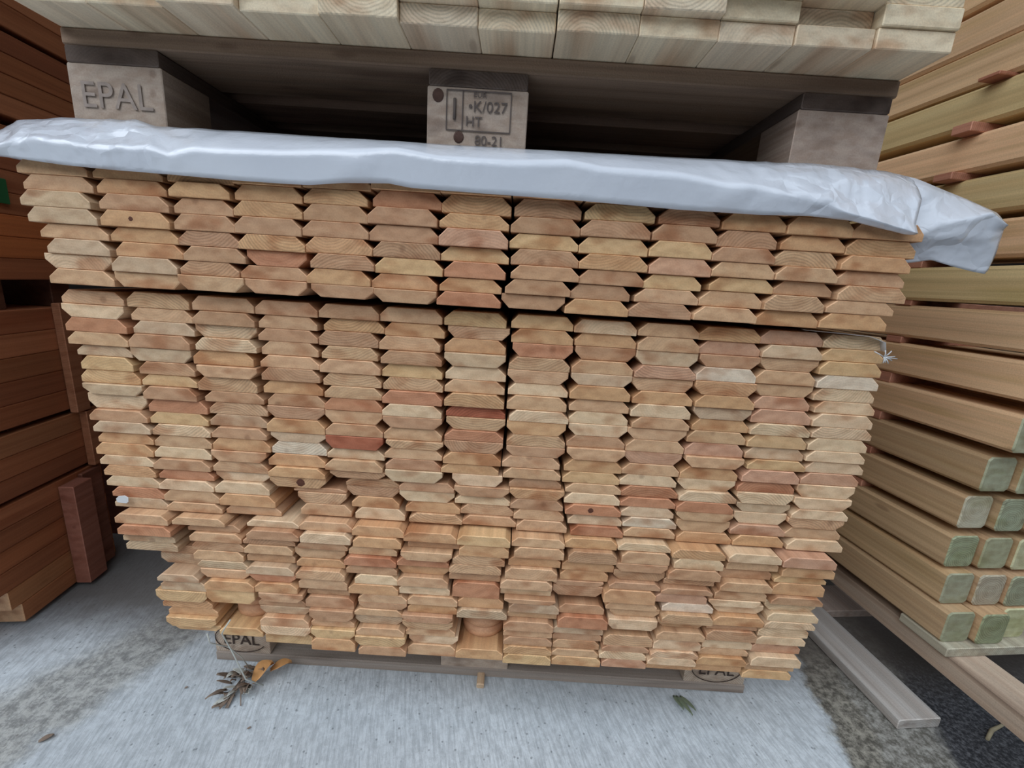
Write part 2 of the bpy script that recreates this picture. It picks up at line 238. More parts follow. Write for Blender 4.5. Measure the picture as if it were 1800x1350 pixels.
# ---------------------------------------------------------------- board table: bundle+column, row, x, z, thickness, width (0.1 mm), chamfer side + tone, single
TABLE = """
T1,1,-7310,9479,217,1015,Ut,0 T1,2,-7268,9262,217,1015,Ut,1 T1,3,-7301,9036,227,1015,Ug,1 T1,4,-7237,8813,223,1015,Ug,1 T1,5,-7134,8606,207,1015,Ut,1 T1,6,-7065,8384,222,935,Ug,1 T1,7,-7169,8167,217,1015,Dc,1 T1,8,-7136,7937,230,989,Ut,1
T2,1,-6252,9484,185,1015,Uo,0 T2,2,-6203,9276,208,1015,Uo,1 T2,3,-6156,9054,222,1015,Ub,1 T2,4,-6176,8825,230,1015,Uo,1 T2,5,-6099,8616,209,1010,Uo,1 T2,6,-6038,8405,210,1008,Uo,1 T2,7,-6124,8177,229,991,Ug,1 T2,8,-6141,7952,225,1008,Dt,1
T3,1,-5168,9499,189,963,Uo,0 T3,2,-5120,9288,211,884,Uo,1 T3,3,-5092,9064,223,866,Ub,1 T3,4,-5110,8837,228,899,Ub,1 T3,5,-5083,8619,217,908,Ub,1 T3,6,-5023,8403,216,931,Ub,1 T3,7,-5101,8194,209,890,Ub,1 T3,8,-5127,7971,224,993,Dt,1
T4,1,-4199,9522,193,993,Uo,0 T4,2,-4186,9302,221,981,Uo,1 T4,3,-4223,9085,216,1008,Uo,1 T4,4,-4205,8842,243,981,Ub,1 T4,5,-4169,8619,223,984,Uo,1 T4,6,-4086,8396,224,896,Dr,1 T4,7,-4205,8197,198,1015,Ub,1 T4,8,-4128,7983,214,938,Db,1
T5,1,-3201,9533,196,992,Uo,0 T5,2,-3187,9320,213,930,Uo,1 T5,3,-3199,9086,234,942,Ub,1 T5,4,-3218,8863,223,975,Ub,1 T5,5,-3179,8632,231,987,Uo,1 T5,6,-3113,8415,217,948,Ub,1 T5,7,-3183,8186,229,956,Uo,1 T5,8,-3124,7992,195,954,Db,1
T6,1,-2203,9566,199,998,Uo,0 T6,2,-2189,9337,230,1005,Ur,1 T6,3,-2250,9096,240,1015,Ub,1 T6,4,-2237,8859,237,1015,Ub,1 T6,5,-2186,8637,223,1000,Ub,1 T6,6,-2159,8401,236,1015,Uy,1 T6,7,-2221,8180,221,995,Uo,1 T6,8,-2163,7981,199,937,Db,1
T7,1,-1198,9570,203,1015,Uo,0 T7,2,-1178,9312,257,1007,Uo,1 T7,3,-1204,9105,207,1015,Uo,1 T7,4,-1206,8855,250,1015,Up,1 T7,5,-1180,8642,212,1015,Uy,1 T7,6,-1110,8409,234,908,Ur,1 T7,7,-1182,8200,209,932,Uo,1 T7,8,-1220,7990,210,970,Ur,1
T8,1,-162,9579,210,1015,Uo,0 T8,2,-126,9327,251,975,Ub,1 T8,3,-165,9098,229,1013,Ub,1 T8,4,-172,8883,215,1015,Uy,1 T8,5,-137,8650,232,1007,Ub,1 T8,6,-124,8446,205,1015,Ub,1 T8,7,-196,8224,222,981,Ub,1 T8,8,-244,8005,219,964,Db,1
T9,1,891,9574,211,1005,Uo,0 T9,2,898,9343,231,1015,Uy,1 T9,3,855,9113,230,1015,Ub,1 T9,4,854,8874,239,1015,Uy,1 T9,5,876,8652,222,1015,Uo,1 T9,6,897,8436,216,965,Ub,1 T9,7,791,8211,224,901,Ub,1 T9,8,726,7982,230,966,Uo,1
T10,1,1902,9576,208,952,Ub,0 T10,2,1967,9348,228,887,Ub,1 T10,3,1898,9117,231,948,Ub,1 T10,4,1882,8890,228,916,Uy,1 T10,5,1916,8644,246,919,Up,1 T10,6,1868,8430,214,868,Uy,1 T10,7,1765,8222,208,965,Ut,1 T10,8,1698,7997,226,963,Ub,1
T11,1,2860,9557,216,939,Uo,0 T11,2,2884,9327,231,927,Uo,1 T11,3,2852,9088,238,876,Ub,1 T11,4,2804,8883,206,924,Ub,1 T11,5,2841,8665,217,929,Ut,1 T11,6,2850,8459,206,962,Uy,1 T11,7,2740,8225,234,949,Ut,1 T11,8,2667,8011,214,956,Ut,1
T12,1,3805,9566,211,1015,Uo,0 T12,2,3817,9315,251,939,Uo,1 T12,3,3787,9104,211,945,Uo,1 T12,4,3734,8876,228,946,Ut,1 T12,5,3776,8670,206,916,Ut,1 T12,6,3819,8462,208,873,Ub,1 T12,7,3695,8227,235,892,Ut,1 T12,8,3629,7996,231,958,Uo,1
T13,1,4762,9322,230,1015,Uo,0 T13,2,4738,9083,239,1015,Uo,1 T13,3,4686,8871,213,1015,Uo,1 T13,4,4698,8659,212,1015,Ut,1 T13,5,4751,8438,221,1015,Ut,1 T13,6,4634,8245,193,1015,Ut,1 T13,7,4593,8011,234,1015,Uo,1 M1,1,-7201,7628,218,985,Ut,1
M1,2,-7197,7417,211,985,Dc,1 M1,3,-7192,7192,225,982,Ur,1 M1,4,-7196,6977,214,972,Ut,1 M1,5,-7128,6795,183,904,Ug,1 M1,6,-7079,6564,231,855,Uy,1 M1,7,-7132,6338,226,985,Uy,1 M1,8,-7082,6157,181,985,Dg,1 M1,9,-7077,5900,257,985,Dc,1
M1,10,-7043,5698,202,974,Ub,1 M1,11,-7012,5497,201,965,Ug,1 M1,12,-6996,5295,202,941,Uo,1 M1,13,-7068,5068,227,985,Uo,1 M1,14,-7034,4883,185,940,Uc,0 M1,15,-7002,4678,204,908,Uo,0 M1,16,-6995,4473,206,957,Uc,1 M1,17,-6920,4275,198,934,Ur,0
M1,18,-6905,4075,200,957,Ug,0 M2,1,-6156,7636,241,985,Ut,1 M2,2,-6132,7425,211,985,Ut,1 M2,3,-6126,7215,210,985,Ug,1 M2,4,-6204,6989,226,984,Ub,1 M2,5,-6218,6765,224,985,Dg,1 M2,6,-6108,6553,212,915,Ub,1 M2,7,-6106,6356,197,914,Uy,1
M2,8,-6080,6133,223,888,Ub,1 M2,9,-6054,5906,226,985,Ur,1 M2,10,-6063,5695,212,985,Uy,1 M2,11,-6041,5492,202,985,Uc,1 M2,12,-6050,5279,213,985,Ut,1 M2,13,-6077,5074,205,985,Uc,1 M2,14,-6088,4871,202,985,Ub,1 M2,15,-6027,4693,178,957,Ur,0
M2,16,-6032,4498,196,962,Uc,0 M2,17,-5981,4270,227,979,Ut,1 M2,18,-5943,4088,182,985,Ut,0 M3,1,-5140,7647,231,985,Ut,1 M3,2,-5118,7433,214,985,Ub,1 M3,3,-5128,7223,210,985,Dc,1 M3,4,-5123,7014,209,985,Uc,1 M3,5,-5214,6770,244,985,Uo,1
M3,6,-5142,6574,195,985,Dt,1 M3,7,-5187,6330,245,985,Ut,1 M3,8,-5093,6140,190,985,Ub,1 M3,9,-5048,5930,210,985,Ut,1 M3,10,-5060,5717,212,982,Ug,1 M3,11,-5007,5522,195,929,Ub,1 M3,12,-5025,5297,226,985,Uo,1 M3,13,-5054,5098,199,942,Dt,1
M3,14,-5070,4890,208,958,Ut,1 M3,15,-5052,4713,177,943,Dc,0 M3,16,-5064,4490,223,955,Uc,1 M3,17,-4996,4263,227,985,Uo,1 M3,18,-4927,4078,185,985,Ut,0 M4,1,-4111,7651,227,985,Ub,1 M4,2,-4081,7437,214,932,Ut,1 M4,3,-4102,7234,202,953,Ub,1
M4,4,-4066,7009,226,917,Ut,1 M4,5,-4087,6806,203,957,Ut,1 M4,6,-4085,6587,219,955,Ub,1 M4,7,-4092,6360,228,985,Uo,1 M4,8,-4040,6148,211,957,Ub,1 M4,9,-4050,5933,216,957,Db,1 M4,10,-4072,5689,244,980,Uo,1 M4,11,-4029,5518,171,940,Dg,0
M4,12,-4032,5290,228,942,Uw,1 M4,13,-4106,5064,226,985,Uo,1 M4,14,-4101,4872,191,985,Uo,1 M4,15,-4103,4670,202,985,Dk,1 M4,16,-3711,4586,84,929,Ub,0 M4,17,-3637,4372,214,855,Dt,0 M4,18,-3598,4144,228,901,Ut,1 M5,1,-3106,7662,222,949,Ub,1
M5,2,-3060,7457,204,970,Uo,1 M5,3,-3143,7219,239,959,Ub,1 M5,4,-3097,7006,212,912,Ut,1 M5,5,-3124,6780,226,984,Ut,1 M5,6,-3086,6562,218,949,Ut,1 M5,7,-3070,6355,207,945,Ut,1 M5,8,-3078,6143,212,952,Ur,1 M5,9,-3087,5912,231,961,Dt,1
M5,10,-3082,5696,216,965,Ub,1 M5,11,-3084,5462,233,967,DR,1 M5,12,-3084,5268,195,985,Uc,1 M5,13,-3106,5060,208,985,Ut,1 M5,14,-3042,4918,142,957,Db,0 M5,15,-2780,4765,153,925,Ub,0 M5,16,-2775,4570,196,917,Db,0 M5,17,-2691,4355,214,841,Uo,0
M5,18,-2636,4125,231,887,Uc,1 M6,1,-2151,7663,231,985,Ut,1 M6,2,-2084,7439,224,956,Uo,1 M6,3,-2178,7208,231,985,Ut,1 M6,4,-2134,6992,216,985,Ub,1 M6,5,-2131,6765,227,985,Uy,1 M6,6,-2117,6545,220,985,Ut,1 M6,7,-2119,6321,224,985,Ur,1
M6,8,-2120,6104,217,985,Uc,1 M6,9,-2109,5904,200,985,Db,1 M6,10,-2111,5681,223,985,Ut,1 M6,11,-2063,5533,148,969,Dt,0 M6,12,-2093,5344,189,985,Ut,1 M6,13,-2078,5142,202,954,Ub,1 M6,14,-2079,4925,217,985,Dg,1 M6,15,-1850,4746,179,965,Ub,0
M6,16,-1846,4535,211,967,Dc,1 M6,17,-1744,4319,216,971,Uo,1 M6,18,-1670,4138,181,945,Ut,0 M7,1,-1134,7666,237,985,Uy,1 M7,2,-1074,7468,198,985,Dt,1 M7,3,-1122,7239,229,985,Uo,1 M7,4,-1112,7022,217,985,Dg,1 M7,5,-1092,6796,226,985,Uc,1
M7,6,-1100,6575,221,985,Ut,1 M7,7,-1094,6346,229,985,Uo,1 M7,8,-1068,6155,191,985,UR,1 M7,9,-1056,5936,219,985,Dt,1 M7,10,-1074,5752,184,985,Ur,1 M7,11,-1072,5547,205,985,Db,1 M7,12,-1088,5327,220,985,Uo,1 M7,13,-1119,5146,181,985,Uo,0
M7,14,-924,4925,221,866,Dc,1 M7,15,-879,4738,187,951,Db,0 M7,16,-873,4550,188,975,Uc,0 M7,17,-766,4345,205,936,Ut,0 M7,18,-719,4158,187,951,Ut,0 M8,1,-72,7687,222,985,Uy,1 M8,2,-58,7461,226,985,Uo,1 M8,3,-29,7237,224,967,Dr,1
M8,4,-70,7025,212,985,Ut,1 M8,5,-82,6806,219,985,Dt,1 M8,6,-60,6599,207,985,Uc,1 M8,7,-64,6355,244,985,Ut,1 M8,8,-15,6158,197,985,Uc,1 M8,9,-42,5925,233,985,Do,1 M8,10,-30,5722,203,985,Ut,1 M8,11,-25,5537,185,985,Db,1
M8,12,-83,5326,211,985,Ut,1 M8,13,-52,5130,196,985,Ut,1 M8,14,60,4941,189,905,Ub,0 M8,15,78,4751,190,950,Do,0 M8,16,108,4552,198,920,Ub,0 M8,17,176,4346,206,886,Ut,0 M8,18,237,4131,215,895,Ut,0 M9,1,927,7683,218,985,Uc,1
M9,2,956,7473,211,985,Uo,1 M9,3,982,7253,219,969,Db,1 M9,4,943,7039,214,985,Ut,1 M9,5,949,6841,199,985,Dg,1 M9,6,951,6606,235,985,Uo,1 M9,7,967,6393,214,985,Ut,1 M9,8,978,6175,217,985,Uc,1 M9,9,993,5961,215,984,Dc,1
M9,10,984,5755,206,985,Ub,1 M9,11,999,5539,216,979,Dt,1 M9,12,980,5315,224,985,Uo,1 M9,13,970,5102,213,982,Uy,1 M9,14,1039,4924,178,966,Ut,0 M9,15,1035,4718,207,971,Uc,1 M9,16,1068,4522,196,971,Ur,1 M9,17,1138,4315,207,953,Uc,1
M9,18,1200,4117,199,927,Ur,0 M10,1,1933,7700,209,958,Ut,1 M10,2,1954,7468,231,981,Ut,1 M10,3,1957,7234,234,983,Dg,1 M10,4,1956,7031,203,985,Up,1 M10,5,1947,6808,223,985,Dt,1 M10,6,1984,6590,218,985,Uo,1 M10,7,1981,6367,224,985,Uc,1
M10,8,2026,6169,198,955,Ut,1 M10,9,1984,5963,206,985,Dt,1 M10,10,1983,5742,221,985,Ut,1 M10,11,1985,5526,216,973,Dp,1 M10,12,1971,5321,204,985,Ut,1 M10,13,1958,5112,209,985,Uc,1 M10,14,2011,4914,198,978,Ur,1 M10,15,2013,4735,178,958,Ur,0
M10,16,2045,4539,196,926,Uc,0 M10,17,2097,4351,188,941,Uw,0 M10,18,2133,4164,187,905,Ut,0 M11,1,2896,7690,222,974,Uo,1 M11,2,2941,7474,216,976,Up,1 M11,3,2969,7273,202,961,Db,1 M11,4,2946,7046,227,961,Uw,1 M11,5,2956,6818,228,985,Do,1
M11,6,2999,6604,215,967,Uo,1 M11,7,3014,6394,210,952,Dg,1 M11,8,3035,6187,207,941,Uo,1 M11,9,2987,5972,215,984,Ut,1 M11,10,2985,5738,233,985,Up,1 M11,11,3007,5541,198,985,Dt,1 M11,12,2964,5317,224,985,Uo,1 M11,13,2954,5107,210,985,Dc,1
M11,14,2996,4916,191,985,Uc,1 M11,15,2977,4715,201,985,Ur,1 M11,16,3009,4540,174,985,Dt,0 M11,17,3044,4312,228,937,Dt,1 M11,18,3079,4106,206,978,Uo,1 M12,1,3876,7693,228,985,Up,1 M12,2,3922,7485,208,947,Uc,1 M12,3,3936,7281,205,933,Dt,1
M12,4,3914,7054,227,956,Ut,1 M12,5,3947,6846,207,948,Dt,1 M12,6,3983,6628,218,912,Up,1 M12,7,3972,6394,234,985,Up,1 M12,8,3983,6191,202,985,Uc,1 M12,9,3977,5971,220,985,Uy,1 M12,10,4000,5751,220,985,Uc,1 M12,11,4061,5568,183,985,Uy,1
M12,12,3999,5344,224,975,Up,1 M12,13,3977,5144,200,985,Ur,1 M12,14,3987,4932,212,975,Dc,1 M12,15,4034,4758,175,928,Dg,0 M12,16,4021,4531,227,922,Dc,1 M12,17,3987,4334,197,968,Up,0 M12,18,4062,4126,208,893,Uo,0 M13,1,4870,7694,220,985,Uc,1
M13,2,4875,7491,203,985,Uy,1 M13,3,4875,7268,223,985,Uy,1 M13,4,4900,7046,223,985,Uw,1 M13,5,4901,6834,212,985,Uc,1 M13,6,4969,6625,209,985,Uc,1 M13,7,4967,6398,226,985,Uc,1 M13,8,5006,6203,196,985,Uc,1 M13,9,4994,5978,224,985,Uc,1
M13,10,5010,5777,202,985,Uc,1 M13,11,5056,5570,207,985,Uc,1 M13,12,5016,5357,213,985,Up,1 M13,13,4980,5119,237,985,Dc,1 M13,14,4968,4902,218,985,Dc,1 M13,15,4972,4715,186,985,Uc,0 M13,16,4949,4525,190,985,Dt,0 M13,17,4961,4324,201,985,Ut,1
M13,18,5021,4106,218,985,Uc,1 L1,1,-6764,3873,194,925,Ut,0 L1,2,-6713,3675,198,925,Ur,0 L1,3,-6724,3496,179,925,Ug,0 L1,4,-6718,3302,195,925,Ug,0 L1,5,-6277,3137,165,772,Ub,0 L1,6,-6283,2931,206,839,Dg,0 L1,7,-6139,2775,157,757,Ug,0
L1,8,-6124,2567,208,832,Ug,0 L1,9,-6226,2340,227,925,Dy,1 L1,10,-6186,2159,181,925,Uo,0 L1,11,-6118,1982,176,925,Uo,0 L1,12,-6117,1783,200,925,Dy,0 L1,13,-6047,1655,128,889,Dy,0 L2,1,-5764,3916,155,925,Ut,0 L2,2,-5562,3767,149,925,Ub,0
L2,3,-5522,3584,183,925,Ut,0 L2,4,-5502,3403,182,925,Ub,0 L2,5,-5500,3208,195,902,Ut,0 L2,6,-5438,3053,155,914,Ug,0 L2,7,-5378,2872,181,886,Dt,0 L2,8,-5286,2666,205,899,Uo,0 L2,9,-5284,2388,279,871,Dy,1 L2,12,-5152,1648,181,815,Uy,0
L3,1,-4491,3934,137,921,Uc,0 L3,2,-4451,3754,180,914,Ub,0 L3,3,-4569,3602,151,925,Ub,0 L3,4,-4555,3422,180,867,Ut,0 L3,5,-4555,3221,202,868,Ub,0 L3,6,-4518,3045,175,859,Ug,0 L3,7,-4472,2887,159,832,Dr,0 L3,8,-4381,2682,205,770,Uo,0
L3,9,-4322,2497,184,805,Dt,0 L3,10,-4391,2332,166,874,Ub,0 L3,11,-4367,2175,157,925,Dg,0 L3,12,-4332,1978,197,895,Ut,0 L3,13,-4331,1788,189,917,Dc,0 L3,14,-4302,1535,253,887,Uy,1 L4,1,-3564,3931,178,923,Ut,0 L4,2,-3531,3731,200,890,Uc,0
L4,3,-3599,3583,147,888,Ub,0 L4,4,-3681,3369,214,905,Dt,0 L4,5,-3653,3196,174,877,Uo,0 L4,6,-3634,3005,190,878,Ut,0 L4,7,-3608,2782,224,877,Ut,0 L4,8,-3495,2621,161,781,Ub,0 L4,9,-3511,2380,241,884,Ub,1 L4,10,-3423,2148,232,796,Db,0
L4,11,-3431,1972,176,805,Ut,0 L4,12,-3408,1771,201,810,Dy,0 L4,13,-3409,1504,267,811,Uo,0 L5,1,-2635,3901,201,919,Uo,0 L5,2,-2612,3698,203,853,Uo,0 L5,3,-2705,3518,181,862,Ut,0 L5,4,-2770,3330,187,925,Ur,0 L5,5,-2750,3146,184,912,Ub,0
L5,6,-2596,2948,198,779,Uc,0 L5,7,-2710,2740,208,898,Uo,0 L5,8,-2542,2560,180,888,Ut,0 L5,9,-2535,2429,131,880,Db,0 L5,10,-2621,2284,145,884,Ut,0 L5,11,-2620,2064,220,882,Dg,0 L5,12,-2577,1887,177,889,Ut,0 L5,13,-2592,1682,205,925,Dy,0
L5,14,-2532,1480,202,883,Ub,0 L6,1,-1710,3898,190,925,Uo,0 L6,2,-1657,3721,177,917,Ub,0 L6,3,-1752,3542,179,898,Dt,0 L6,4,-1837,3374,168,925,Ur,0 L6,5,-1832,3181,194,918,Do,0 L6,6,-1813,2975,206,899,Ut,0 L6,7,-1806,2774,202,925,Uc,0
L6,8,-1641,2580,193,909,Ut,0 L6,9,-1648,2383,197,908,Uo,0 L6,10,-1731,2232,151,925,Db,0 L6,11,-1731,2060,172,925,Dt,0 L6,12,-1682,1880,179,925,Ut,0 L6,13,-1623,1694,187,920,Dc,0 L6,14,-1643,1446,247,904,Ut,1 L7,1,-774,3915,196,925,Uy,0
L7,2,-733,3689,226,868,Uo,1 L7,3,-848,3498,191,925,Ut,0 L7,4,-903,3309,189,925,Ut,0 L7,5,-908,3116,193,925,Ub,0 L7,6,-832,2799,316,849,Ur,1 L7,7,-726,2577,222,830,Uo,0 L7,8,-735,2392,185,915,Ug,0 L7,12,-732,1479,223,884,Uo,0
L8,1,172,3929,177,925,Ut,0 L8,2,228,3712,217,874,Ut,0 L8,3,140,3510,202,925,Uo,0 L8,4,94,3276,234,925,Ut,1 L8,5,23,3079,196,925,Ut,0 L8,6,28,2880,199,925,Uc,0 L8,7,109,2781,100,925,Db,0 L8,8,203,2587,193,911,Ug,0
L8,9,187,2401,186,917,Ut,0 L8,10,126,2188,214,916,Ub,0 L8,11,137,1997,191,905,Ut,0 L8,12,148,1815,182,904,Ub,0 L8,13,158,1641,174,902,Uo,0 L8,14,158,1423,217,902,Uy,0 L9,1,1109,3908,201,923,Uo,0 L9,2,1180,3683,225,856,Ub,0
L9,3,1098,3469,214,925,Uo,1 L9,4,1081,3256,213,864,Uo,0 L9,5,958,3150,106,916,Db,0 L9,6,976,2937,213,898,Db,0 L9,8,1119,2586,201,825,Ub,0 L9,9,1110,2336,250,906,Ur,1 L9,10,1048,2150,186,925,Ug,0 L9,11,1058,1968,183,916,Ub,0
L9,12,1074,1777,190,874,Ut,0 L9,13,1066,1622,156,882,Ut,0 L9,14,1080,1414,208,925,Uy,0 L10,1,2037,3954,155,925,Uc,0 L10,2,2117,3715,239,847,Ut,1 L10,3,2042,3548,167,906,Db,0 L10,4,2030,3349,199,907,Db,0 L10,5,1950,3204,145,923,Ub,0
L10,6,1880,2925,279,925,Uo,1 L10,7,1950,2758,168,925,Ut,0 L10,8,2047,2582,176,911,Dt,0 L10,9,2026,2363,219,891,Dc,0 L10,10,2021,2220,143,896,Db,0 L10,11,1996,1978,242,906,Ut,1 L10,12,1980,1838,139,882,Ub,0 L10,13,1954,1660,179,880,Uc,0
L10,14,2021,1467,193,835,Up,0 L11,1,2970,3915,179,925,Uo,0 L11,2,3031,3706,209,865,Uc,0 L11,3,2954,3492,214,925,Ub,1 L11,4,2943,3305,187,910,Ut,0 L11,5,2880,3180,124,925,Ub,0 L11,6,2817,2973,208,925,Up,0 L11,7,2967,2787,186,925,Uw,0
L11,8,2964,2591,196,925,Ut,0 L11,9,2949,2408,183,879,Dt,0 L11,10,2923,2217,191,892,Ut,0 L11,11,2908,1987,230,872,Uc,0 L11,12,2868,1837,150,884,Uc,0 L11,13,2840,1666,170,897,Uc,0 L11,14,2863,1479,188,875,Uo,0 L12,1,3934,3918,180,925,Uc,0
L12,2,3975,3720,198,911,Ut,0 L12,3,3901,3513,207,925,Ub,0 L12,4,3893,3327,186,925,Ut,0 L12,5,3859,3112,215,925,Ut,0 L12,6,3771,2970,142,925,Dc,0 L12,7,3915,2787,183,909,Dc,0 L12,8,3904,2590,197,925,Uo,0 L12,9,3834,2473,117,925,Ub,0
L12,10,3840,2249,224,925,Ub,0 L12,11,3821,2045,204,923,Uc,0 L12,12,3786,1876,169,925,Ut,0 L12,13,3758,1693,183,925,Uo,0 L12,14,3743,1482,210,925,Uo,0 L13,1,4892,3879,209,925,Up,1 L13,2,4944,3661,218,925,Uo,1 L13,3,4858,3518,143,925,Uy,0
L13,4,4868,3268,250,925,Uo,1 L13,5,4849,3112,156,925,Ub,0 L13,6,4830,2901,211,925,Dc,0 L13,7,4885,2720,181,925,Uc,0 L13,8,4863,2568,152,925,Uc,0 L13,9,4803,2356,211,925,Uc,0 L13,10,4797,2172,184,925,Uc,0 L13,11,4750,1978,195,925,Up,0
L13,12,4747,1762,215,925,Uc,0 L13,13,4720,1581,181,925,Ut,0 L13,14,4697,1386,195,925,Uy,0 L2,10,-5174,2081,306,779,RR,1 L2,11,-5167,1829,253,829,RR,1 L7,9,-713,2170,222,833,RR,1 L7,10,-704,1919,251,836,RR,1 L7,11,-697,1702,217,839,RR,1
L9,7,1071,2787,149,803,RR,1
"""
# front edge, crease and hem of the plastic sheet, x and z in metres
SIL= [(-0.8438, 0.9959), (-0.7888, 1.0123), (-0.7601, 1.0277), (-0.6739, 1.0357), (-0.5807, 1.0373), (-0.552, 1.0306), (-0.4968, 1.0315), (-0.2767, 1.0313), (-0.1456, 1.0313), (-0.0018, 1.0321), (0.2304, 1.0342), (0.4327, 1.0361), (0.5344, 1.0343), (0.5787, 1.0268)]
CRE= [(-0.7823, 0.9698), (-0.7255, 0.9774), (-0.6763, 0.9881), (-0.6067, 0.983), (-0.516, 0.9869), (-0.4897, 0.9777), (-0.4572, 0.9882), (-0.3318, 0.992), (-0.2535, 0.9987), (-0.1756, 1.0054), (-0.1211, 0.998), (-0.0199, 0.9983), (0.0574, 1.0042), (0.1047, 0.9978), (0.2139, 0.9964), (0.2698, 0.9889), (0.3566, 0.9847), (0.4562, 0.9613), (0.5062, 0.9517), (0.54, 0.944), (0.5526, 0.9418)]
HEM= [(-0.7806, 0.9665), (-0.7259, 0.9647), (-0.7026, 0.9632), (-0.6482, 0.9592), (-0.5697, 0.9566), (-0.4909, 0.9555), (-0.4121, 0.9536), (-0.3331, 0.9532), (-0.3014, 0.9537), (-0.2539, 0.9594), (-0.1908, 0.9625), (-0.1593, 0.9585), (-0.0567, 0.9573), (0.0617, 0.9564), (0.1329, 0.9548), (0.22, 0.9527), (0.3305, 0.9527), (0.401, 0.9555), (0.4568, 0.9529), (0.5063, 0.9447), (0.5395, 0.9393), (0.5538, 0.9394)]
FT = [(0.5344, 1.0343), (0.5787, 1.0268), (0.6159, 1.0157), (0.6624, 1.0027), (0.7149, 0.9858), (0.7328, 0.9707)]
FM = [(0.5483, 0.9475), (0.5801, 0.9447), (0.6045, 0.9557), (0.6386, 0.9672), (0.6775, 0.9805), (0.7058, 0.965)]
FM2 = [(0.5713, 0.9286), (0.5941, 0.9235), (0.6222, 0.9293), (0.6632, 0.9343), (0.6989, 0.9421), (0.7149, 0.9552)]
FB = [(0.5852, 0.9036), (0.6281, 0.9122), (0.6652, 0.9044), (0.6974, 0.8988), (0.7173, 0.8967), (0.7216, 0.9238)]
KNOTS = {("T", 2, 4): (.45, .0035), ("M", 4, 15): (.55, .0075), ("M", 9, 16): (.45, .005)}
# ---------------------------------------------------------------- bevelled fence boards: the big stack
TONE = {'t': (.58, .36, .21), 'o': (.58, .335, .175), 'y': (.62, .40, .21), 'b': (.49, .285, .165), 'r': (.50, .235, .13), 'R': (.40, .13, .07),
        'p': (.56, .32, .205), 'g': (.54, .38, .245), 'c': (.69, .49, .315), 'w': (.72, .58, .44), 'k': (.60, .365, .20)}
WORD = {'t': 'tan', 'o': 'warm tan', 'y': 'yellowish', 'b': 'dusky brown', 'r': 'reddish', 'R': 'dark red', 'p': 'pinkish', 'g': 'greyish', 'c': 'pale cream', 'w': 'whitish', 'k': 'knotty yellow'}
ORD = ['', 'first', 'second', 'third', 'fourth', 'fifth', 'sixth', 'seventh', 'eighth', 'ninth', 'tenth', 'eleventh', 'twelfth', 'thirteenth', 'fourteenth', 'fifteenth', 'sixteenth', 'seventeenth', 'eighteenth']
COLW = ['', 'leftmost column', 'second column from left', 'third column from left', 'fourth column from left', 'fifth column from left', 'sixth column from left', 'middle column', 'sixth column from right', 'fifth column from right', 'fourth column from right', 'third column from right', 'second column from right', 'rightmost column']
YF = {'T': -.02, 'M': 0., 'L': -.015}
BUN = {'T': 'top bundle', 'M': 'middle bundle', 'L': 'bottom bundle'}
CH = {'T': (.0135, .0125), 'M': (.0125, .012), 'L': (.010, .009)}
def board_profile(w, t, up, b):
    cx, cz = CH[b]; cz = min(cz, t*.58); cx *= random.uniform(.9, 1.1); k = .0008
    pr = [(k, 0), (w-k, 0), (w, k), (w, t-cz), (w-cx, t), (cx, t), (0, t-cz), (0, k)]
    if not up: pr = [(x, t-z) for x, z in reversed(pr)]
    return pr
def add_board(mb, X, Z, t, w, up, tone, b, y0, L=1.7, at0=(0, 0, 0)):
    side = random.choice((-1, 1)); rc = (X-at0[0]+w/2+random.uniform(-.03, .03), random.uniform(0, 9), Z-at0[2]+t/2+side*random.uniform(.025, .11))
    g = .0004
    mb.prism(board_profile(w, t-g, up, b), 0, L, tone, rc, at=(X-at0[0], y0-at0[1], Z-at0[2]), inset=.0009)
rest = MB()
for tok in TABLE.split():
    a, r, x, z, t, wd, code, single = tok.split(',')
    b, col, r = a[0], int(a[1:]), int(r); X, Z, t, wd = (int(v)*1e-4 for v in (x, z, t, wd)); up = code[0] == 'U'
    if code == 'RR': continue
    tone = vary(TONE[code[1]], .05); y0 = YF[b]+random.uniform(-.004, .004)
    if b == 'L': y0 = YF[b]+random.uniform(-.009, .006)
    if b == 'M' and r >= 16 and 4 <= col <= 7: y0 += .006
    if b == 'L' and col == 1 and r in (5, 6): y0 += .02
    if b == 'L' and col == 10 and r == 10: y0 += .03
    if single == '0': add_board(rest, X, Z, t, wd, up, tone, b, y0); continue
    mb = MB(); add_board(mb, X, Z, t, wd, up, tone, b, y0, at0=(X, y0, Z))
    o = mb.build('fence_board', M_wood, loc=(X, y0, Z))
    if code[1] == 'k' or (b, col, r) in KNOTS:
        kx, kw = KNOTS.get((b, col, r), (.45, .012)); k = MB(); n = 14
        pts = [(wd*kx+kw*(1+.15*math.sin(3*i))*math.cos(2*math.pi*i/n), t*.5+min(t*.36, kw)*math.sin(2*math.pi*i/n)) for i in range(n)]
        k.prism(pts, -.0003, .002, (.10, .035, .02), (wd*kx, 0, t*.5), inset=.0004); k.build('knot', M_wood, o)
    top = ', chamfers down' if not up else ''
    row = ORD[r] if r > 1 else 'topmost'
    place = ('topmost board' if r == 1 else '%s from top' % row)
    prop(o, '%s board end%s, %s, %s, %s' % (WORD[code[1]], top, place, COLW[col], BUN[b]), 'board', 'bevelled fence boards of the %s' % BUN[b])
# hidden courses that carry the sheet and the upper pallet
for i in range(10):
    add_board(rest, -.66+i*.101, .9795, .0165, .1, True, vary(TONE['t']), 'T', .03)
o = rest.build('fence_boards', M_wood)
prop(o, 'tan bevelled fence boards filling most of the bottom bundle of the big stack', 'boards', None, 'stuff')
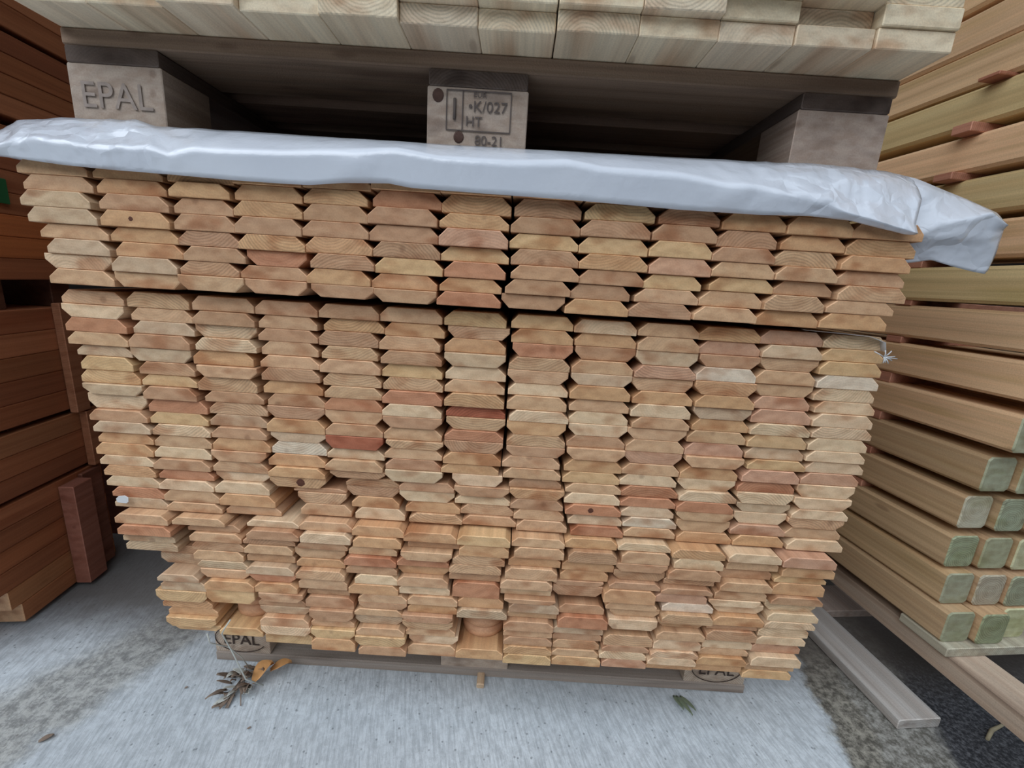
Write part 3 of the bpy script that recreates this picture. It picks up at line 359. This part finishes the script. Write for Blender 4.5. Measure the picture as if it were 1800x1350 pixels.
# rounded picket heads poking out between the boards of the bottom bundle
RL = {'L2,10': 'upper rounded picket head at lower left of the stack', 'L2,11': 'lower rounded picket head at lower left of the stack',
      'L7,9': 'topmost of three rounded picket heads in the middle column', 'L7,10': 'second of three rounded picket heads in the middle column', 'L7,11': 'lowest of three rounded picket heads in the middle column', 'L9,7': 'lone rounded picket head right of the middle column, half hidden'}
for tok in TABLE.split():
    a, r, x, z, t, wd, code, single = tok.split(',')
    if code != 'RR': continue
    X, Z, t, wd = (int(v)*1e-4 for v in (x, z, t, wd)); wd = min(wd, .088); mb = MB(); t -= .0008
    R_ = wd/2; n = 28; tone = vary((.60, .34, .20), .04); rc = (R_, 3, -.05)
    levels = [(0, .002), (.002, 0), (t-.006, 0), (t-.002, .0035), (t, .007)]
    rings = []
    for zz, ins in levels:
        rings.append(len(mb.v))
        for i in range(n+1):
            an = math.pi+math.pi*i/n; mb.v.append((R_+(R_-ins)*math.cos(an), .012+R_+(R_-ins)*math.sin(an), zz))
        mb.v.append((wd-ins, 1.6, zz)); mb.v.append((ins, 1.6, zz))
    m_ = n+3
    for q in range(len(levels)-1):
        for i in range(m_):
            j = (i+1) % m_; mb.face([rings[q]+i, rings[q]+j, rings[q+1]+j, rings[q+1]+i], tone, 1 if i < n else 0, rc, True)
    mb.face([rings[0]+i for i in reversed(range(m_))], tone, 0, rc); mb.face([rings[-1]+i for i in range(m_)], tone, 0, rc)
    o = mb.build('rounded_picket', M_wood, loc=(X+.002, -.002+(.01 if a == 'L9' else 0), Z))
    prop(o, RL['%s,%s' % (a, r)], 'picket', 'rounded picket heads in the bottom bundle')
# laths that keep the bundles apart
for i, (z, Y) in enumerate(((.7915, .35), (.7915, 1.2))):
    mb = MB(); mb.box(-.70, .57, 0, .04, 0, .0025, (.4, .27, .17), ch=.0004, inset=.0003)
    o = mb.build('spacer_lath', M_wood, loc=(0, Y, z)); prop(o, 'thin spacer lath in the dark gap above the middle bundle, ' + ('nearer one' if i == 0 else 'farther one'), 'lath')
# ---------------------------------------------------------------- pallets
def letters(txt, size, loc, m, parent, name='lettering'):
    cu = bpy.data.curves.new(name, 'FONT'); cu.body = txt; cu.size = size; cu.extrude = .0003; cu.align_x = 'CENTER'; cu.align_y = 'CENTER'
    tmp = bpy.data.objects.new('tmp', cu); C.objects.link(tmp); bpy.context.view_layer.update()
    me = bpy.data.meshes.new_from_object(tmp.evaluated_get(bpy.context.evaluated_depsgraph_get())); bpy.data.objects.remove(tmp); bpy.data.curves.remove(cu)
    me.materials.clear(); me.materials.append(m); o = bpy.data.objects.new(name, me); C.objects.link(o); o.parent = parent; o.location = loc; o.rotation_euler = (math.pi/2, 0, 0)
    return o
def oval(cx, cz, a, bb, y, m, parent, name='stamp_ring', a0=0, a1=360, r=.0009):
    pts = [(cx+a*math.cos(math.radians(q)), y, cz+bb*math.sin(math.radians(q))) for q in range(a0, a1+1, 10)]
    return tube(name, pts, r, m, parent, 5)
def pallet(name, loc, xl, xr, bz, tones, blocks, label):
    root = empty(name, loc); prop(root, label, 'pallet'); out = []
    y_rows = (0, .33, .655)
    for y in y_rows:
        mb = MB(); mb.box(-.10, 0, xl, xr, 0, .022, vary(tones[0])); mb.build('bottom_board', M_old, root, (0, y, 0), -math.pi/2)
    for y in y_rows:
        for (a, b2) in blocks:
            mb = MB(); mb.box(a, b2, 0, .10 if y != .33 else .145, .022, bz, vary(tones[1] if y == 0 else tones[0], .05)); q = mb.build('block', M_old, root, (0, y+.0015, 0))
            if y == 0: out.append(q)
    for (a, b2) in blocks:
        mb = MB(); mb.box(a+.002, b2-.002, 0, .80, bz, bz+.022, vary(tones[2])); mb.build('stringer_board', M_old, root)
    y = 0
    for k, wd in enumerate((.145, .10, .145, .10, .145)):
        mb = MB(); mb.box(-wd, 0, xl, xr, bz+.022, bz+.044, vary(tones[3])); mb.build('deck_board', M_old, root, (0, y, 0), -math.pi/2); y += wd+.041
    return root, out
up, ub = pallet('pallet', (0, .03, .9985), -.684, .530, .1135, ((.20, .14, .11), (.43, .34, .285), (.11, .08, .065), (.25, .17, .125)),
    ((-.684, -.544), (-.152, -.003), (.394, .528)), 'grey weathered wooden pallet standing on the sheeted stack, pale timber on it')
o = letters('EPAL', .050, (-.614, -.0003, .070), M_ink3, up); prop(o, 'faint branded lettering')
letters('\u2022K/027', .021, (-.062, -.0003, .088), M_ink2, up); letters('HT', .019, (-.082, -.0003, .068), M_ink2, up); letters('80-21', .019, (-.058, -.0003, .043), M_ink2, up)
letters('EUR', .011, (-.074, -.0006, .104), M_ink2, up)
def frame(x0, x1, z0, z1, parent, y=-.0006):
    mb = MB(); r = .0007
    for (a, b2, c, d) in ((x0, x1, z0-r, z0+r), (x0, x1, z1-r, z1+r), (x0-r, x0+r, z0, z1), (x1-r, x1+r, z0, z1), (x0+.023, x0+.0245, z0, z1)):
        mb.box(a, b2, y, y+.001, c, d, (1, 1, 1), ch=.0001, inset=.0001)
    return mb.build('stamp_frame', M_ink2, parent)
frame(-.123, -.028, .056, .109, up)
for (kx, kz, kr) in ((-.136, .101, .0085), (-.104, .047, .0078)):
    mb = MB(); mb.prism([(kx+kr*math.cos(q*.45), kz+kr*1.1*math.sin(q*.45)) for q in range(14)], -.0003, .001, (.09, .05, .04), (kx, 0, kz)); prop(mb.build('knot', M_old, up), 'dark round knot')
tube('ear_mark', [(-.111, -.0003, .07), (-.111, -.0003, .098)], .0022, M_ink2, up)
lo, lb = pallet('pallet', (0, .08, 0), -.603, .545, .094, ((.33, .29, .25), (.50, .39, .31), (.2, .15, .12), (.2, .15, .12)),
    ((-.603, -.485), (-.115, .030), (.412, .543)), 'light brown wooden pallet on the concrete under the fence board stack')
letters('EPAL', .036, (-.545, -.0003, .056), M_ink, lo); oval(-.545, .060, .055, .034, -.0004, M_ink, lo, a0=130, a1=330)
letters('EPAL', .036, (.478, -.0003, .056), M_ink, lo); oval(.478, .062, .054, .035, -.0004, M_ink, lo, a0=150, a1=360)
# ---------------------------------------------------------------- pale planed timber on the upper pallet
XB = [-.684, -.583, -.483, -.382, -.278, -.176, -.074, .0285, .134, .236, .333, .433, .531]
F0 = [-.032, -.034, -.048, -.037, -.043, -.033, -.031, -.039, -.038, -.037, -.040, -.044]
for layer in range(5):
    for i in range(12):
        gap = .0006 if i != 6 else .0018
        y = F0[i] if layer == 0 else -.040+random.uniform(-.016, .012)
        if layer == 1: y = [-.04, -.05, -.052, -.026, -.040, -.046, -.048, -.05, -.052, -.042, -.03, -.048][i]
        if layer == 2: y = [-.04, -.05, -.05, -.058, -.03, -.038, -.044, -.034, -.055, -.060, -.060, -.045][i]
        tone = vary((.72, .60, .44), .05); mb = MB(); wd = XB[i+1]-XB[i]-gap
        mb.box(0, wd, 0, 1.5, 0, .0235, tone, (wd/2+random.uniform(-.02, .02), random.uniform(0, 9), random.choice((-.03, .05, -.012))), .0012)
        o = mb.build('timber_batten', M_wood, loc=(XB[i], y, 1.1565+layer*.0238))
        lay = ['bottom', 'second', 'third', 'fourth', 'fifth'][layer]
        cw = ['leftmost', 'second from left', 'third from left', 'fourth from left', 'fifth from left', 'sixth from left', 'sixth from right', 'fifth from right', 'fourth from right', 'third from right', 'second from right', 'rightmost'][i]
        prop(o, 'pale planed timber batten above the grey pallet, %s layer, %s' % (lay, cw), 'batten', 'pale battens on the upper pallet')
# ---------------------------------------------------------------- white plastic sheet
def lerp_curve(c, t):
    n = len(c)-1; L = [0]
    for i in range(n): L.append(L[-1]+abs(c[i+1][0]-c[i][0])+1e-6)
    d = t*L[-1]
    for i in range(n):
        if d <= L[i+1] or i == n-1:
            k = (d-L[i])/(L[i+1]-L[i]); return [c[i][q]*(1-k)+c[i+1][q]*k for q in (0, 1)]
def crumple(x, y, z):
    v = Vector((x*9, y*14, z*16)); a = abs(noise.noise(v))*-1+abs(noise.noise(v*2.3+Vector((5, 1, 2))))*-.5+abs(noise.noise(v*5.1))*-.25
    return a+.35
def sheet():
    mb = MB(); NX = 260; rows = []
    spec = [('b', 0.), ('b', 1.)] + [('s', k/7) for k in range(8)] + [('h', (k+1)/5) for k in range(5)]
    for kind, u in spec:
        row = []
        for i in range(NX+1):
            t = i/NX; s = lerp_curve(SIL, t); c = lerp_curve(CRE, t); h = lerp_curve(HEM, t)
            amp = .0025+.012*max(0, min(1, (-.42-s[0])/.1))+.016*max(0, min(1, (s[0]-.24)/.12))
            if kind == 'b':
                x = s[0]; y = .60 if u == 0 else .0287; z = .9972 if u == 0 else min(.9975, s[1]-.012); p = (x, y, z); cr = 0
            elif kind == 's':
                e = math.sin(u*math.pi/2)*.25+u*.75
                x = s[0]*(1-u)+c[0]*u; z = s[1]*(1-e)+c[1]*e+(.004+.010*max(0, min(1, (s[0]-.38)/.08)))*math.sin(math.pi*u); y = .02*(1-u)-.040*u; cr = amp*crumple(x, y, z)*math.sin(math.pi*min(1, u*.8+.12))
                p = (x, y-cr, z+cr*.6)
            else:
                x = c[0]*(1-u)+h[0]*u; z = c[1]*(1-u)+h[1]*u; y = -.040+.007*u; cr = amp*.45*crumple(x*1.2, y, z)*(1-u*.5)
                fold = .0045*math.exp(-((x+.235)/.03)**2)*math.sin(math.pi*u)+.003*math.exp(-((x-.28)/.02)**2)*math.sin(math.pi*u)
                p = (x, y-abs(cr)-fold, z)
            row.append(len(mb.v)); mb.v.append(p)
        rows.append(row)
    for a, b in zip(rows, rows[1:]):
        for i in range(NX): mb.face([a[i], b[i], b[i+1], a[i+1]], (1, 1, 1), 0, (0, 0, 0), True)
    # the loose flap that sticks out past the right end
    cur = [(FT, .02), (FM, -.012), (FM2, .004), (FB, .012)]; NU = 40; fr = []
    for q in range(3):
        for k in range(8 if q < 2 else 9):
            u = k/8; row = []
            for i in range(NU+1):
                t = i/NU; a = lerp_curve(cur[q][0], t); b = lerp_curve(cur[q+1][0], t)
                x = a[0]*(1-u)+b[0]*u; z = a[1]*(1-u)+b[1]*u; y = cur[q][1]*(1-u)+cur[q+1][1]*u
                e = min(1, t*5)*math.sin(math.pi*min(1, (q+u)/3*.9+.05)); cr = .009*crumple(x*.8, y, z*.8)*e
                row.append(len(mb.v)); mb.v.append((x, y-cr+.012*max(0, .3-t), z))
            fr.append(row)
    for a, b in zip(fr, fr[1:]):
        for i in range(NU): mb.face([a[i], b[i], b[i+1], a[i+1]], (1, 1, 1), 0, (0, 0, 0), True)
    o = mb.build('plastic_sheet', M_sheet); md = o.modifiers.new('thickness', 'SOLIDIFY'); md.thickness = .0004; md.offset = 0
    return o
prop(sheet(), 'white crumpled plastic sheet draped over the front of the top bundle', 'plastic sheet')
# ---------------------------------------------------------------- side stacks: their long axis is turned a little from the main stack
DR = Vector((-.1118, .9937, 0)); DN = Vector((.9937, .1118, 0)); CP = Vector((0, -.68, 0)); RZ = math.radians(6.4175)
def sn(s, n, z=0): v = CP+DR*s+DN*n; return (v.x, v.y, z)
# right: treated posts. local x = across (n), local y = along (s)
ROWZ = [.168, .242, .322, .411, .500, .592, .687, .773, .856, .943, 1.029, 1.115, 1.204, 1.282, 1.354, 1.436, 1.52]
ENDS = [(.648, .640, .655), (.671, .665, .66), (.682, .675, .67), (.683, .672, .66), (.669, .66, .64), (.640, .63, .62), (.60, .6, .6)]
RN = ['bottom', 'second', 'third', 'fourth', 'fifth', 'sixth', 'seventh', 'eighth', 'ninth', 'tenth', 'eleventh', 'twelfth', 'thirteenth', 'fourteenth', 'fifteenth', 'sixteenth', 'seventeenth']
for k, z in enumerate(ROWZ):
    for c in range(3 if k < 7 else 2):
        s0 = ENDS[k][c] if k < 7 else .50-.02*(k-7)+.01*c
        h = min(.0715, (ROWZ+[9])[k+1]-z-.0006); wd = .0635; mb = MB()
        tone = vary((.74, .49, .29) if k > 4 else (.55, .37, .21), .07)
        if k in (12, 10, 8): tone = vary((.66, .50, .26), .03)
        ge = vary((.40, .39, .265), .25)
        ch = .006
        pr = [(0, ch), (ch, 0), (wd-ch, 0), (wd, ch), (wd, h-ch), (wd-ch, h), (ch, h), (0, h-ch)]
        b0 = len(mb.f); mb.prism(pr, 0, 2.6, tone, (wd/2+random.uniform(-.01, .01), random.uniform(0, 9), h/2+random.uniform(-.02, .02)), inset=.002, etone=tuple(min(1, q*1.2) for q in ge))
        mb.t[b0] = (*ge, 1)
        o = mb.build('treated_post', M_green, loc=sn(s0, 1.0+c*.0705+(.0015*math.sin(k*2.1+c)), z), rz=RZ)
        cc = ['left face row', 'second post in', 'third post in'][c]
        prop(o, 'long green-tinged treated post in right-hand pile, %s layer up, %s' % (RN[k], cc) if k else 'long green-tinged treated post in right-hand pile, bottom layer, %s' % cc, 'post', 'treated posts in the right-hand pile')
def stick(s, z, h, n0, lab, tone=(.50, .23, .15)):
    mb = MB(); mb.box(0, .42, 0, .036, 0, h, vary(tone, .05), ch=.0012); o = mb.build('spacer_stick', M_red, loc=sn(s, n0, z), rz=RZ); prop(o, lab, 'spacer', 'reddish spacer sticks between the posts')
for k in range(3, len(ROWZ)):
    z = ROWZ[k-1]+.0714; h = ROWZ[k]-z-.0003
    if h < .004: continue
    s = .90 if k < 10 else [.90, .862, .850, .826, .826, .82, .81][k-10]
    n0 = 1.0+.002 if k < 11 or k > 13 else 1.0-.028
    stick(s, z, h, n0, 'reddish wooden spacer stick poking out under the %s layer of posts' % RN[k])
    if k < 8: pass
# pallet-like base under the posts
base = empty('post_pallet', sn(.5, .9), RZ); prop(base, 'weathered wooden base of planks and blocks under the treated posts', 'pallet')
def bpart(name, s0, s1, n0, n1, z0, z1, tone, m=M_old, lab=None):
    mb = MB(); mb.box(n0-.9, n1-.9, s0-.5, s1-.5, z0, z1, vary(tone, .05), ch=.002); o = mb.build(name, m, base)
    if lab: o['label'] = lab
    return o
bpart('floor_plank', .604, 2.4, .903, 1.000, .001, .024, (.52, .48, .46), lab='grey weathered floor plank, its end nearest the camera')
bpart('runner_plank', .36, 2.6, 1.012, 1.098, .100, .146, (.50, .38, .29), lab='brown runner plank jutting out under the posts')
bpart('cross_plank', .632, .73, 1.0, 1.55, .147, .1675, (.46, .42, .33)); bpart('cross_plank', 1.05, 1.15, .96, 1.55, .147, .1675, (.3, .22, .16)); bpart('cross_plank', 1.7, 1.8, .96, 1.55, .147, .1675, (.3, .22, .16))
bpart('floor_plank', .90, 1.0, 1.003, 1.5, .001, .022, (.40, .32, .27)); bpart('block', 1.04, 1.16, .915, 1.09, .025, .098, (.34, .15, .08), M_red, 'red brown block'); bpart('block', 1.7, 1.85, 1.0, 1.1, .002, .099, (.34, .2, .12), M_red)
bpart('runner_plank', .66, 2.6, 1.40, 1.49, .100, .146, (.4, .3, .23)); bpart('block', .90, 1.02, 1.39, 1.49, .023, .099, (.3, .2, .14))
# left: dark red planed beams, each layer a plank
PACK = [(.012, .296, 6, .926, 1.19, 'lowest pack'), (.306, .448, 3, .86, 1.215, 'second pack up'), (.460, .712, 5, .80, 1.22, 'third pack up'), (.776, 1.092, 7, .80, 2.4, 'fourth pack up'), (1.112, 1.278, 4, .80, 2.4, 'fifth pack up'), (1.288, 1.52, 5, .8, 2.4, 'topmost pack')]
LW = ['bottom', 'second', 'third', 'fourth', 'fifth', 'sixth', 'seventh']
reds = [(.33, .12, .052), (.27, .09, .038), (.37, .145, .065), (.24, .08, .035), (.31, .105, .045)]
for pi, (z0, z1, n, s0, s1, pl) in enumerate(PACK):
    h = (z1-z0)/n
    for i in range(n):
        tone = vary(reds[(i*2+pi*3) % 5], .12); mb = MB(); hh = h-.0006; st = (s0 if pi else (.926, .905, .80, .80, .80, .80)[i])+random.uniform(-.006, .006)
        if pi == 3 and i in (1, 2): tone = vary((.46, .14, .045), .05)
        mb.box(-.28, 0, 0, s1-st, 0, hh, tone, (-.14, random.uniform(0, 9), -.05), .0015, etone=(.62, .36, .2))
        mb.t[0] = (.60, .36, .21, 1) if pi == 0 else mb.t[0]
        o = mb.build('red_beam', M_red, loc=sn(st, -.98-random.uniform(0, .0015), z0+i*h), rz=RZ)
        prop(o, 'dark red-brown planed beam left of the stack, %s, %s beam' % (pl, LW[i] if i < n-1 else 'top'), 'beam', 'red-brown beams in the left-hand pile')
def batten(s0, s1, z0, z1, pr, lab, tone):
    mb = MB(); mb.box(0, pr, 0, s1-s0, 0, z1-z0, vary(tone, .04), ch=.0015); o = mb.build('upright_batten', M_red, loc=sn(s0, -.979, z0), rz=RZ); prop(o, lab, 'batten')
batten(1.060, 1.112, .012, .283, .034, 'upright red-brown batten against the lowest left-hand beams', (.30, .115, .075))
batten(1.116, 1.172, .012, .290, .010, 'darker upright batten behind the one against the lowest left-hand beams', (.22, .085, .055))
batten(1.150, 1.178, .300, .448, .018, 'short upright batten against the second pack of left-hand beams', (.35, .14, .07))
batten(1.128, 1.165, .452, .722, .018, 'tall upright batten against the third pack of left-hand beams', (.35, .145, .075))
for k in range(5):
    z0, z1 = PACK[k][1], PACK[k+1][0]
    for j, s in enumerate((1.0, 1.16) if k < 3 else (1.25, 1.9)):
        mb = MB(); mb.box(-.27, -.02, 0, .05, 0, z1-z0-.0006, (.12, .05, .03), ch=.001); o = mb.build('dunnage_block', M_red, loc=sn(s, -.98, z0+.0002), rz=RZ)
        prop(o, 'dark bearer in the gap under the %s of left-hand beams, %s' % (PACK[k+1][5].replace(' up', ''), 'nearer one' if j == 0 else 'farther one'), 'bearer')
for j, s in enumerate((.96, 1.13)):
    mb = MB(); mb.box(-.27, -.02, 0, .05, 0, .0115, (.1, .05, .03), ch=.001); o = mb.build('dunnage_block', M_red, loc=sn(s, -.98, .0002), rz=RZ); prop(o, 'thin dark bearer on the floor under the lowest left-hand beams, ' + ('nearer one' if j == 0 else 'farther one'), 'bearer')
# a second pile farther back in the dark
for i in range(4):
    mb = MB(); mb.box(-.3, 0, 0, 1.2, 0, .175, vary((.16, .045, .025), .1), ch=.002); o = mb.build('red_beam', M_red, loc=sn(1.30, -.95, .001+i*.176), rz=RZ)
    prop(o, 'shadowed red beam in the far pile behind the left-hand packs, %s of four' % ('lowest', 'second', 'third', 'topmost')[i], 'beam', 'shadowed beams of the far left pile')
# green tag hanging at the left
mb = MB(); mb.box(0, .004, 0, .030, 0, .05, (1, 1, 1), ch=.001); o = mb.build('green_tag', M_greenplastic, loc=sn(1.045, -.9785, .932), rz=RZ); prop(o, 'small dark green plastic tag on the red beams at the left edge', 'tag')
# ---------------------------------------------------------------- straps, strings and litter
def ribbon(name, pts, wv, m, lab, cat):
    mb = MB(); wv = Vector(wv)
    for p in pts: mb.v.append(tuple(Vector(p)-wv)); mb.v.append(tuple(Vector(p)+wv))
    for i in range(len(pts)-1): mb.face([2*i, 2*i+1, 2*i+3, 2*i+2], (1, 1, 1), 0, (0, 0, 0), True)
    o = mb.build(name, m); md = o.modifiers.new('t', 'SOLIDIFY'); md.thickness = .0005; md.offset = 0; prop(o, lab, cat); return o
ribbon('packing_strap', [(.452, .004, .7955), (.50, -.004, .7945), (.548, -.006, .7925), (.573, -.005, .785), (.5785, -.004, .770)], (0, .006, .0005), M_white, 'thin pale packing strap running out of the gap at the right end', 'strap')
fr = empty('frayed_string', (.577, -.009, .762)); prop(fr, 'frayed white string tuft at the right edge of the middle bundle', 'string')
for i in range(12):
    a = random.uniform(0, 6.28); l = random.uniform(.008, .022)
    tube('strand', [(0, 0, 0), (l*.5*math.cos(a), -.003, l*.25*math.sin(a)), (l*math.cos(a), -.002+random.uniform(-.002, .002), l*.55*math.sin(a))], .0009, M_white, fr, 5)
mb = MB(); n = 9
mb.prism([(0, 0), (.016, -.001), (.020, .002), (.021, .010), (.015, .014), (.004, .012), (-.001, .007)], 0, .001, (1, 1, 1), (0, 0, 0), inset=.0003)
o = mb.build('plastic_scrap', M_white, loc=(-.677, -.0075, .421)); prop(o, 'white plastic scrap stuck on the left end of the middle bundle', 'scrap')
tube('cord', [(-.528, -.03, .178), (-.531, -.022, .15), (-.530, .02, .10), (-.523, .045, .05), (-.515, .055, .012)], .0011, M_string); prop(bpy.context.scene.objects['cord'], 'pale cord hanging down at the left corner of the bottom bundle', 'cord')
o = tube('cord', [(-.488, -.022, .205), (-.497, -.026, .19), (-.505, -.024, .175), (-.492, -.02, .13), (-.478, -.012, .06), (-.466, .02, .01)], .0013, M_string); prop(o, 'pale cord crossing the left pallet block down to the leaves', 'cord')
# leaf litter
cl = empty('dried_plant', (-.515, .035, 0)); prop(cl, 'withered grey-brown clump of leaves on the concrete by the left pallet block', 'dead plant')
def leaf(parent, p, d, l, wd, m, curl=.3, name='leaf'):
    d = Vector(d).normalized(); sd = d.cross(Vector((0, 0, 1)));
    if sd.length < .1: sd = Vector((1, 0, 0))
    sd.normalize(); up_ = sd.cross(d); mb = MB(); K = 7
    for i in range(K):
        u = i/(K-1); hw = wd*math.sin(math.pi*(u*.86+.1)); c = Vector(p)+d*l*u+up_*curl*l*math.sin(u*2.4)
        for q in (-1, 0, 1): mb.v.append(tuple(c+sd*hw*q+up_*(abs(q)*wd*.5)))
    for i in range(K-1):
        for q in (0, 1): mb.face([3*i+q, 3*i+q+1, 3*i+q+4, 3*i+q+3], (1, 1, 1), 0, (0, 0, 0), True)
    o = mb.build(name, m, parent); md = o.modifiers.new('t', 'SOLIDIFY'); md.thickness = .0006; return o
for i in range(34):
    a = random.uniform(3.2, 6.0); leaf(cl, (random.uniform(-.022, .022), random.uniform(-.035, .03), .003), (math.cos(a)*.7, math.sin(a), random.uniform(.1, .8)), random.uniform(.018, .042), random.uniform(.003, .0075), M_leaf if i % 4 else M_string, random.uniform(-.1, .4))
for i in range(5):
    a = random.uniform(3.6, 5.2); tube('stem', [(random.uniform(-.01, .01), 0, .004), (math.cos(a)*.03, math.sin(a)*.035, .008), (math.cos(a)*.06, math.sin(a)*.06, .003)], .0011, M_leaf, cl, 5)
ol = empty('orange_leaf', (-.478, .047, .002)); prop(ol, 'curled orange dry leaf against the left end of the lower pallet', 'leaf')
leaf(ol, (-.012, -.018, .0), (.6, .5, .35), .046, .019, M_orange, .3, 'blade'); leaf(ol, (.012, .0, .013), (.95, .25, .2), .044, .011, M_orange, .2, 'blade')
gl = empty('green_leaf', (.392, .062, .001)); prop(gl, 'dull green pointed leaf blades on the floor by the right pallet block', 'leaf')
for i, (dx, dd) in enumerate(((0, (.35, -1, .1)), (.008, (.5, -1, .16)), (-.006, (.3, -1, .06)))): leaf(gl, (dx, 0, .002), dd, .05-.008*i, .0045, M_greenleaf, .05, 'blade')
mb = MB(); mb.box(-.008, .008, 0, .05, 0, .012, (.55, .40, .27)); o = mb.build('wood_peg', M_wood, loc=(-.026, .052, 0)); prop(o, 'small wooden peg sticking out under the middle of the lower pallet', 'peg')
o = tube('straw_stalk', [(1.003, .010, .004), (1.03, .028, .006), (1.06, .038, .008), (1.10, .056, .005)], [.003, .004, .003, .002], M_straw); prop(o, 'pale straw stalk on the dark ground below the posts', 'straw')
for i, (x, y, l) in enumerate(((-.79, -.105, .02), (-.62, .01, .006), (-.45, -.06, .006))):
    leaf(None, (x, y, .0015), (.8, .6, .05), l, l*.25, M_leaf, .1, 'bark_flake'); prop(C.objects[-1] if False else bpy.data.objects['bark_flake' if i == 0 else 'bark_flake.%03d' % i], ['dark bark flake, largest, on the concrete at lower left', 'tiny dark bark flake on concrete left of the withered leaves', 'tiny dark bark flake on concrete below the orange leaf'][i], 'bark flake')
